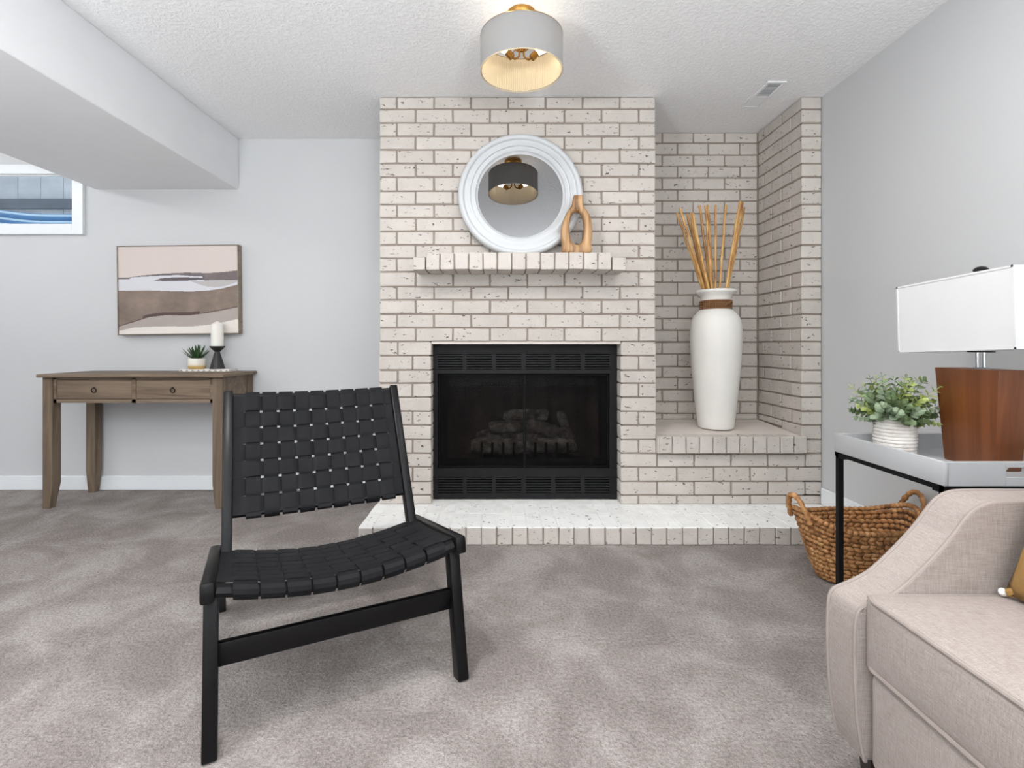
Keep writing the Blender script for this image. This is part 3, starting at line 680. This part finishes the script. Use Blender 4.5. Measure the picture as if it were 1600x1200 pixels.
# framed abstract landscape
AW, AH = .826, .607
ar = T('framed_landscape', 'framed abstract landscape in beige, grey and brown above the console table', 'picture', (-2.194, 3.484, 1.374), (0, math.radians(-.7), 0))
fwd = .006
O('frame', MB().box(-AW/2, AW/2, -.026, .026, AH/2-fwd, AH/2, .001).box(-AW/2, AW/2, -.026, .026, -AH/2, -AH/2+fwd, .001)
    .box(-AW/2, -AW/2+fwd, -.026, .026, -AH/2+fwd, AH/2-fwd, .001).box(AW/2-fwd, AW/2, -.026, .026, -AH/2+fwd, AH/2-fwd, .001), 'art_frame', ar)
hill = [(0, .352), (.1, .35), (.18, .333), (.38, .312), (.58, .303), (.75, .312), (.88, .302), (1, .284)]
hillb = [(0, .372), (.09, .37), (.11, .352), (.19, .345), (.3, .338), (.5, .33), (.62, .345), (.7, .35), (.72, .396), (1, .396)]
isl = [(.30, .39), (.36, .365), (.5, .355), (.66, .362), (.75, .372), (.88, .385), (1, .392)]; islb = [(.30, .391), (.38, .397), (.55, .398), (.7, .388), (.86, .38), (1, .398)]
wat = [(0, .502), (.2, .50), (.45, .515), (.6, .52), (.75, .513), (.88, .487), (1, .447)]
brn = [(0, .912), (.12, .865), (.25, .81), (.38, .79), (.6, .793), (.75, .768), (.88, .737), (1, .705)]
gry = [(0, .96), (.13, .926), (.35, .914), (.6, .922), (.78, .90), (1, .842)]
def art(u, v):
    nz = noise.noise(Vector((u*5, v*7, 1.3)))*.5 + noise.noise(Vector((u*16, v*20, 4.1)))*.35 + noise.noise(Vector((u*60, v*60, 9)))*.2
    if v < interp(hill, u): c = (206, 194, 188)
    elif v < interp(hillb, u) : c = (112, 104, 106) if u < .72 else (120, 110, 110); c = tuple(x*(1+.12*nz) for x in c)
    elif u > .3 and interp(isl, u) < v < interp(islb, u): c = (96, 90, 93)
    elif v < interp(wat, u):
        c = (204, 203, 208)
        if u > .6 and v > .40 and v < .40+.075*math.sin(PI*min(1, max(0, (u-.6)/.42))): c = (180, 176, 174)
    elif v < interp(brn, u)-(.034 if .2 < u < .68 else .010)*(1 if v > .6 else 1): c = tuple(x*(1+.16*nz+.12*max(0, noise.noise(Vector((u*9, v*4, 7))))) for x in (128, 114, 104))
    elif v < interp(brn, u): c = (88, 74, 71)
    elif v < interp(gry, u): c = tuple(x*(1+.04*nz) for x in (168, 158, 152))
    else: c = (220, 213, 206)
    return lin(tuple(min(255, max(0, x)) for x in c))
me = MB().grid(lambda u, v: (-AW/2+fwd+u*(AW-2*fwd), -.020, AH/2-fwd-v*(AH-2*fwd)), 300, 220).mesh('canvas')
ca = me.color_attributes.new('print', 'FLOAT_COLOR', 'POINT')
for i, v in enumerate(me.vertices):
    u_ = (v.co.x+AW/2-fwd)/(AW-2*fwd); v_ = (AH/2-fwd-v.co.z)/(AH-2*fwd); ca.data[i].color = (*art(u_, v_), 1)
O('canvas', me, 'canvas', ar)

# ------------------------------------------------------------------ black woven lounge chair
lc = T('lounge_chair', 'black wooden lounge chair with woven black leather strap seat and back', 'chair', (-.4218, 1.4011, 0), (0, 0, .4706))
# local frame: x across, y backwards (u = -y), z up
HW = .3345; HB_ = .302
def bar(p, q, wx, wz, bev=.004, side=Vector((1, 0, 0))):
    """straight bar from p to q; wx across `side`, wz the other way"""
    p, q = Vector(p), Vector(q); t = (q-p).normalized(); s1 = (side - t*side.dot(t)).normalized(); s2 = t.cross(s1)
    def sec(c): return [c-s1*wx/2-s2*wz/2, c+s1*wx/2-s2*wz/2, c+s1*wx/2+s2*wz/2, c-s1*wx/2+s2*wz/2]
    return MB().hexa(sec(p), sec(q), bev)
pb = Vector((0, .394, .340)); pt = Vector((0, .659, .826))
for sx in (-1, 1):
    O('seat_rail', bar((sx*HW, -.012, .394), (sx*HW, .47, .318), .034, .052, .008), 'chair_wood', lc)
    O('back_post', bar((sx*HB_, pb.y-.02, pb.z-.035), (sx*HB_, pt.y, pt.z), .031, .046, .005), 'chair_wood', lc)
    O('leg', bar((sx*(HW-.006), .055, .372), (sx*(HW-.006), -.024, 0), .034, .046, .004), 'chair_wood', lc)
    O('leg', bar((sx*(HW-.006), .46, .325), (sx*(HW-.006), .76, 0), .034, .042, .004), 'chair_wood', lc)
O('front_stretcher', bar((-HW+.012, .028, .222), (HW-.012, .028, .222), .020, .060, .003, Vector((0, 1, 0))), 'chair_wood', lc)
O('rear_stretcher', bar((-HW+.012, .60, .19), (HW-.012, .60, .19), .020, .05, .003, Vector((0, 1, 0))), 'chair_wood', lc)
up = (pt-pb).normalized(); nb_ = Vector((0, -up.z, up.y))            # back panel's front normal
if nb_.y > 0: nb_ = -nb_
BLEN = (pt-pb).length
def backS(s, t):   # s 0..1 across, t 0..1 down from the top
    x = lerp(-HB_+.014, HB_-.014, s); w_ = lerp(.985, .20, t)*BLEN
    sag = -.022*math.sin(PI*s)*(.6+.4*math.sin(PI*t))
    return Vector((x, pb.y, pb.z)) + up*w_ + nb_*(sag+.004), nb_
def seatS(s, t):   # t 0 at the front, 1 at the back
    x = lerp(-HW+.018, HW-.018, s); y = lerp(.004, .40, t); z = lerp(.412, .350, t)-.040*math.sin(PI*s)-.006*math.sin(PI*t)
    return Vector((x, y, z)), Vector((0, .155, .988)).normalized()
O('back_bar', MB().tube([backS(i/12, .012)[0] - nb_*.010 for i in range(13)], .011, 8), 'chair_wood', lc)
O('back_bar', MB().tube([backS(i/12, .985)[0] - nb_*.010 for i in range(13)], .011, 8), 'chair_wood', lc)
O('seat_bar', MB().tube([seatS(i/12, .03)[0] - Vector((0, 0, .022)) for i in range(13)], .018, 8), 'chair_wood', lc)
O('seat_bar', MB().tube([seatS(i/12, .98)[0] - Vector((0, 0, .018)) for i in range(13)], .012, 8), 'chair_wood', lc)
def strap(fn, along, c, half, cells, sign, amp=.0030, th=.0028, wrap=None, name='strap', full=0):
    """one leather strap: along 't' or 's', centre c and half width in the other parameter, passing over and under the crossing straps"""
    N = 72; rowsT, rowsB = [], []
    def off(q):
        for i, (a, b_) in enumerate(cells):
            if a <= q <= b_:
                x = (q-a)/(b_-a); return sign*(1 if i % 2 == 0 else -1)*amp*min(1, 3.2*math.sin(PI*x))
        return 0
    b = MB(); path = []
    for i in range(N+1):
        q = i/N; row = []; hw_ = half if along == 't' else lerp(half, full, max(0, min(1, (.078-min(q, 1-q))/.022)))
        for e in (-1, 1):
            p, nn_ = fn(c+e*hw_, q) if along == 't' else fn(q, c+e*hw_)
            row.append((p + nn_*off(q), nn_))
        path.append(row)
    if wrap:                                                   # turn the ends round the bars
        for end, idx in ((0, 0), (1, -1)):
            row = path[idx]; nxt = path[1 if end == 0 else -2]; ext = []
            for st in range(1, 6):
                th_ = st/5*PI*.95; r_ = wrap[end]; rr_ = []
                for (p, nn_), (p2, _) in zip(row, nxt):
                    d = (p-p2).normalized(); rr_.append((p + d*r_*math.sin(th_) - nn_*r_*(1-math.cos(th_)), (nn_*math.cos(th_)+d*math.sin(th_)).normalized()))
                ext.append(rr_)
            path = (ext[::-1] + path) if end == 0 else (path + ext)
    vs = []
    for row in path:
        (p0, n0), (p1, n1) = row
        vs.append([b.b.verts.new(p0+n0*th/2), b.b.verts.new(p1+n1*th/2), b.b.verts.new(p1-n1*th/2), b.b.verts.new(p0-n0*th/2)])
    for A_, B_ in zip(vs, vs[1:]):
        for j in range(4): b.b.faces.new([A_[j], A_[(j+1)%4], B_[(j+1)%4], B_[j]])
    b.b.faces.new(vs[0][::-1]); b.b.faces.new(vs[-1])
    return O(name, b, 'leather', lc, smooth=30)
def weave(fn, nv, nh, s0, s1, t0, t1, fill_v, fill_h, wrap):
    pv, ph = (s1-s0)/nv, (t1-t0)/nh
    vc = [(s0+i*pv, s0+(i+1)*pv) for i in range(nv)]; hc = [(t0+j*ph, t0+(j+1)*ph) for j in range(nh)]
    for i in range(nv): strap(fn, 't', s0+(i+.5)*pv, pv*fill_v/2, hc, -1 if i % 2 == 0 else 1, wrap=wrap)
    for j in range(nh): strap(fn, 's', t0+(j+.5)*ph, ph*fill_h/2, vc, 1 if j % 2 == 0 else -1, name='cross_strap', full=ph*.495)
weave(backS, 9, 7, .062, .955, .02, .995, .83, .86, (.010, .012))
weave(seatS, 9, 7, .055, .95, .03, .985, .90, .93, (.020, .014))

# ------------------------------------------------------------------ tray table and what stands on it
tt = T('tray_table', 'grey tray top side table on thin black metal legs beside the armchair', 'table', (1.473, 1.655, 0))
hx, hy = .235, .235; zb, zt_ = .6065, .674
O('tray_floor', MB().box(-hx+.004, hx-.004, -hy+.004, hy-.004, zb, zb+.014), 'tray', tt)
for x in (-hx, hx-.014): O('tray_side', MB().box(x, x+.014, -hy, hy, zb, zt_, .002, 2), 'tray', tt)
for y in (-hy, hy-.014):
    hh, hwid = .5*(zb+zt_)+.004, .062
    b = MB().box(-hx+.010, -hwid, y, y+.014, zb, zt_, .0012).box(hwid, hx-.010, y, y+.014, zb, zt_, .0012).box(-hwid-.001, hwid+.001, y, y+.014, zb, hh-.012, .0012).box(-hwid-.001, hwid+.001, y, y+.014, hh+.014, zt_, .0012)
    for sx in (-1, 1): b.prism([(sx*hwid, hh-.0125), (sx*(hwid-.010), hh-.0125), (sx*(hwid-.003), hh-.006), (sx*hwid, hh+.001), (sx*(hwid-.003), hh+.008), (sx*(hwid-.010), hh+.0145), (sx*hwid, hh+.0145)], 'Y', y+.001, y+.013)
    O('tray_end', b, 'tray', tt)
f2 = .016
O('table_frame', MB().box(-hx+.004, hx-.004, -hy+.004, -hy+.004+f2, zb-f2, zb-.0005).box(-hx+.004, hx-.004, hy-.004-f2, hy-.004, zb-f2, zb-.0005)
    .box(-hx+.004, -hx+.004+f2, -hy, hy, zb-f2, zb-.0005).box(hx-.004-f2, hx-.004, -hy, hy, zb-f2, zb-.0005), 'black_metal', tt)
for x in (-hx+.004, hx-.004-.018):
    for y in (-hy+.004, hy-.004-.018):
        O('leg', MB().box(x, x+.018, y, y+.018, 0, zb-f2+.001), 'black_metal', tt)
        O('corner_bracket', MB().box(x-(0 if x < 0 else .012), x+.018+(.012 if x < 0 else 0), y-(0 if y < 0 else .022), y+.018+(.022 if y < 0 else 0), zb-f2-.006, zb-f2+.001), 'black_metal', tt)
for y in (-hy+.004, hy-.022): O('floor_bar', MB().box(-hx+.02, hx-.02, y, y+.018, .03, .048), 'black_metal', tt)
FZ = zb+.014

tl = T('table_lamp', 'table lamp with tapered walnut base and white rectangular shade on the tray table', 'lamp', (1.522, 1.612, FZ))
bx0, by0, bx1, by1, bh = .042, .086, .052, .112, .305
O('lamp_base', MB().hexa([(-bx0, -by0, 0), (bx0, -by0, 0), (bx0, by0, 0), (-bx0, by0, 0)], [(-bx1, -by1, bh), (bx1, -by1, bh), (bx1, by1, bh), (-bx1, by1, bh)], .003), 'walnut', tl)
for y in (-.011, .011): O('neck_post', MB().tube([(0, y, bh), (0, y, bh+.052)], .0055, 12), 'chrome', tl)
O('neck_plate', MB().lathe([(0, 0), (.034, 0), (.034, .004), (0, .004)], 28, (0, 0, bh+.052)), 'dark_nickel', tl)
O('neck_foot', MB().lathe([(0, 0), (.022, 0), (.020, .005), (0, .005)], 28, (0, 0, bh)), 'chrome', tl)
sh = O('lamp_shade', None or (lambda b: b)(MB()
    .box(-.098, -.095, -.207, .207, 0, .235).box(.095, .098, -.207, .207, 0, .235).box(-.095, .095, -.207, -.204, 0, .235).box(-.095, .095, .204, .207, 0, .235)), 'shade', tl, (0, 0, bh+.056), (math.radians(-2.2), 0, 0), smooth=None)
O('shade_trim', MB().box(-.0995, -.0978, -.2085, .2085, 0, .006).box(-.0995, -.0978, -.2085, .2085, .229, .235).box(-.0995, -.0978, -.2085, -.2025, 0, .235).box(-.0995, -.0978, .2025, .2085, 0, .235), 'shade', sh, smooth=None)
O('shade_spider', MB().tube([(-.095, 0, .228), (.095, 0, .228)], .002, 6).tube([(0, -.204, .228), (0, .204, .228)], .002, 6).tube([(0, 0, .003), (0, 0, .236)], .004, 8), 'dark_nickel', sh)
O('finial', MB().lathe([(0, .232), (.008, .232), (.009, .248), (.019, .253), (.020, .259), (.013, .266), (0, .269)], 20), 'dark_nickel', tl, (0, 0, bh+.056))

pe = T('potted_eucalyptus', 'leafy eucalyptus plant in a whitewashed ribbed pot on the grey tray', 'plant', (1.383, 1.785, FZ))
pr = [(0, 0), (.050, 0)]
for i in range(10):
    z = .006+i*.0118; r = .0535+.0095*math.sin(PI*(.25+.55*i/9))
    pr += [(r-.0028, z), (r+.0006, z+.003), (r+.0006, z+.0075), (r-.0028, z+.0105)]
pr += [(.057, .124), (.052, .124), (.051, .110), (0, .110)]
O('ribbed_pot', MB().lathe(pr, 44), 'ribbed_pot', pe, smooth=30)
O('soil', MB().lathe([(0, .114), (.0515, .112)], 20), 'soil', pe)
def disc_leaf(b, p, d, up_, size, asp=.95):
    d = d.normalized(); s_ = d.cross(up_).normalized(); n_ = s_.cross(d).normalized(); vs = []
    for u, v, hgt in ((0, 0, 0), (.28, .42, .05), (.65, .46, .04), (1, 0, -.04), (.65, -.46, .04), (.28, -.42, .05)):
        vs.append(b.b.verts.new(p + d*u*size + s_*v*size*asp + n_*hgt*size*1.6))
    b.b.faces.new([vs[0], vs[1], vs[2], vs[3]]); b.b.faces.new([vs[0], vs[3], vs[4], vs[5]])
for i in range(54):
    a = i*2.399; el = lerp(1.5, .05, (i/53)**.9); ln = lerp(.100, .165, max(0, math.sin(el)))*random.uniform(.82, 1.08)
    if math.cos(a) > .3 and el < .9: ln *= .82
    base_ = Vector((.03*math.cos(a)*random.random(), .03*math.sin(a)*random.random(), .112))
    d0_ = Vector((math.cos(a)*math.cos(el), math.sin(a)*math.cos(el), math.sin(el)+.30)).normalized()
    pts = [base_ + d0_*ln*t + Vector((math.cos(a)*.02*t*t, math.sin(a)*.02*t*t, -.022*t*t*math.cos(el))) + Vector((random.uniform(-.004, .004), random.uniform(-.004, .004), 0)) for t in (0, .25, .5, .75, 1)]
    b = MB().tube(smoothpath(pts, 2), .0011, 4)
    pth = smoothpath(pts, 4)
    for q in range(3, len(pth), 2):
        t = q/(len(pth)-1); tang = (pth[q]-pth[q-1]).normalized(); rot = Matrix.Rotation(q*1.57+random.uniform(-.4, .4), 3, tang)
        side_ = rot @ tang.orthogonal().normalized()
        size = lerp(.040, .017, t)*random.uniform(.85, 1.15)
        for sg in (-1, 1): disc_leaf(b, pth[q], side_*sg + tang*.7, tang, size)
    disc_leaf(b, pth[-1], pth[-1]-pth[-2], Vector((.3, -.5, .8)), .014)
    O('leafy_stem', b, random.choice(['leaf_silver', 'leaf_silver', 'leaf_lime', 'leaf_lime', 'leaf_deep', 'leaf_deep']) if el < 1.0 else random.choice(['leaf_lime', 'leaf_deep', 'leaf_silver']), pe, smooth=None)

# ------------------------------------------------------------------ woven basket
bk = T('woven_basket', 'oval brown woven basket with two loop handles on the carpet under the tray table', 'basket', (1.525, 2.185, 0), (0, 0, math.radians(4)))
def bprof(h, a):   # h 0..1 up the wall
    rx = lerp(.155, .235, h**.8); ry = lerp(.105, .160, h**.75)
    lift = .055*(abs(math.cos(a))**4)*h*h
    return Vector((rx*math.cos(a) + .02*h*h*math.cos(a)*abs(math.cos(a)), ry*math.sin(a), .012 + .228*h + lift))
NR = 13
for i in range(NR):
    h = (i+.3)/NR; b = MB(); n = int(lerp(34, 50, h)); ph0 = (i % 2)*.5
    for j in range(n):
        a = 2*PI*(j+ph0)/n; p = bprof(h, a); q = bprof(h, a+.02); t = (q-p).normalized(); out_n = Vector((p.x/.0552, p.y/.0256, 0)).normalized()
        upv = t.cross(out_n).normalized(); upv = upv if upv.z > 0 else -upv
        R3 = Matrix((t, out_n, upv)).transposed().to_4x4() @ Matrix.Rotation(.42 if i % 2 else -.30, 4, 'Y')
        seg = (bprof(h, a+PI/n)-bprof(h, a-PI/n)).length
        b.ball(p + Vector((random.uniform(-.001, .001), random.uniform(-.001, .001), random.uniform(-.0015, .0015))), 1, 6, seg*.70, .0085, .0110, R3)
    O('woven_row', b, 'hyacinth', bk, smooth=180)
rim = MB(); n = 70
for j in range(n):
    a = 2*PI*j/n; p = bprof(1.02, a); t = (bprof(1.02, a+.02)-p).normalized(); out_n = Vector((p.x, p.y*2, 0)).normalized(); upv = out_n.cross(t)
    rim.ball(p, 1, 7, .0165, .0105, .0115, Matrix((t, out_n, upv)).transposed().to_4x4() @ Matrix.Rotation(.5, 4, 'X') @ Matrix.Rotation(.5, 4, 'Z'))
O('braided_rim', rim, 'hyacinth', bk, smooth=180)
core = MB(); n = 48; rings = [[core.b.verts.new(bprof(h, 2*PI*j/n)*(.985 if h else 1)) for j in range(n)] for h in (0, .25, .5, .75, .97)]
for A_, B_ in zip(rings, rings[1:]):
    for j in range(n): core.b.faces.new([A_[j], A_[(j+1)%n], B_[(j+1)%n], B_[j]])
core.b.faces.new(rings[0][::-1])
O('basket_core', core, 'basket_dark', bk, smooth=60)
for sg in (-1, 1):
    hp_ = [(.248*sg, -.062, .255), (.262*sg, -.056, .302), (.274*sg, -.032, .346), (.278*sg, 0, .362), (.274*sg, .032, .346), (.262*sg, .056, .302), (.248*sg, .062, .255)]
    pth = smoothpath(hp_, 6)
    O('loop_handle', MB().tube(pth, [.0105+.0022*math.sin(q*1.9) for q in range(len(pth))], 9), 'hyacinth', bk)

# ------------------------------------------------------------------ armchair
ac = T('armchair', 'oatmeal linen armchair with sloping arms and piped seat cushion', 'armchair', (1.16, .83, 0))
AX, AY = 1.16, .83
prof = [(.797, .09), (.782, .18), (.776, .30), (.777, .385), (.784, .418), (.800, .430), (.832, .443), (.8726, .4655), (.909, .4976), (.9508, .5395), (.9885, .5830), (1.016, .620), (1.036, .640), (1.060, .652), (1.10, .657), (1.25, .657), (1.56, .657)]
prs = [(p.x, p.y) for p in smoothpath([(x, z, 0) for x, z in prof], 4)]
def armpath(off):
    P = [Vector(p) for p in prs]; res = []
    for i, p in enumerate(P):
        t = (P[min(i+1, len(P)-1)]-P[max(i-1, 0)]).normalized(); res.append(p + Vector((-t.y, t.x))*off)
    return res
for y0, y1 in ((1.108, 1.212), (.448, .552)):
    poly = [(x-AX, z) for x, z in prs] + [(1.56-AX, .09)]
    arm = O('arm', MB().prism(poly, 'Y', y0-AY, y1-AY, .014, 4), 'linen', ac, smooth=50)
    for yy in (y0+.006, y1-.006):
        O('piping', MB().tube([(p.x-AX, yy-AY, p.y) for p in armpath(-.001)], .0050, 7), 'piping', arm)
cy0, cy1 = .556-AY, 1.105-AY
O('seat_base', MB().box(.797-AX, 1.54-AX, cy0, cy1, .085, .300, .022, 4), 'linen', ac, smooth=50)
def cushion(x0, x1, y0, y1, z0, z1, crown=.012):
    b = MB().box(x0, x1, y0, y1, z0, z1)
    bmesh.ops.subdivide_edges(b.b, edges=b.b.edges[:], cuts=7, use_grid_fill=True)
    for v in b.b.verts:
        u = (v.co.x-x0)/(x1-x0); w_ = (v.co.y-y0)/(y1-y0); q = (v.co.z-z0)/(z1-z0)
        if q > .99: v.co.z += crown*max(0, math.sin(PI*u))**.6*max(0, math.sin(PI*w_))**.6
        if u < .01: v.co.x -= .008*math.sin(PI*q)*max(0, math.sin(PI*w_))**.4
    bmesh.ops.bevel(b.b, geom=[e for e in b.b.edges if len(e.link_faces) == 2 and e.calc_face_angle() > .9], offset=.012, segments=3, profile=.5, affect='EDGES')
    return b
cu = O('seat_cushion', cushion(.790-AX, 1.34-AX, cy0, cy1, .304, .461), 'linen', ac, smooth=50)
for zz in (.4565, .3095):
    O('piping', MB().tube([(1.3-AX, cy1-.002, zz), (.82-AX, cy1-.002, zz), (.797-AX, cy1-.006, zz), (.789-AX, cy1-.026, zz), (.789-AX, cy0+.026, zz), (.797-AX, cy0+.006, zz), (.82-AX, cy0+.002, zz), (1.3-AX, cy0+.002, zz)], .0048, 8), 'piping', cu)
O('backrest', MB().hexa([(1.36-AX, cy0, .30), (1.56-AX, cy0, .30), (1.56-AX, cy1, .30), (1.36-AX, cy1, .30)], [(1.42-AX, cy0, .80), (1.58-AX, cy0, .80), (1.58-AX, cy1, .80), (1.42-AX, cy1, .80)], .03, 4), 'linen', ac, smooth=50)
for x in (.85-AX, 1.48-AX):
    for y in (.50-AY, 1.16-AY): O('foot', MB().hexa([(x-.015, y-.015, 0), (x+.015, y-.015, 0), (x+.015, y+.015, 0), (x-.015, y+.015, 0)], [(x-.022, y-.022, .092), (x+.022, y-.022, .092), (x+.022, y+.022, .092), (x-.022, y+.022, .092)]), 'chair_leg', ac)

# ochre cushion leaning in the armchair, white pompoms at its corners
pl = T('throw_pillow', 'ochre throw pillow with white pompom corners leaning in the oatmeal armchair', 'pillow', (1.075, .860, .474), (0, math.radians(24), 0))
hs = .225
def pil(sg):
    def f(u, v):
        a, c = 2*u-1, 2*v-1; bl = (max(0, (1-a**2))*max(0, (1-c**2)))**.42
        pinch = 1-.07*(1-abs(a))*abs(c)**3; pinch2 = 1-.07*(1-abs(c))*abs(a)**3
        return (sg*.062*bl, a*hs*pinch, hs + c*hs*pinch2)
    return f
b = MB().grid(pil(-1), 22, 22).grid(pil(1), 22, 22); bmesh.ops.remove_doubles(b.b, verts=b.b.verts[:], dist=1e-4)
O('pillow_cover', b, 'mustard', pl, smooth=180)
for a in (-1, 1):
    for c in (0, 1):
        O('tassel', MB().tube([(.012, a*(hs-.03), .022 + c*(2*hs-.044)), (.004, a*(hs-.002), .002+c*(2*hs-.004))], [.012, .009], 8), 'mustard', pl, label='ochre corner tassel')
        O('pompom', MB().ball((.002, a*(hs+.005), c*2*hs-.001), .0085, 10), 'pompom', pl, label='white pompom')
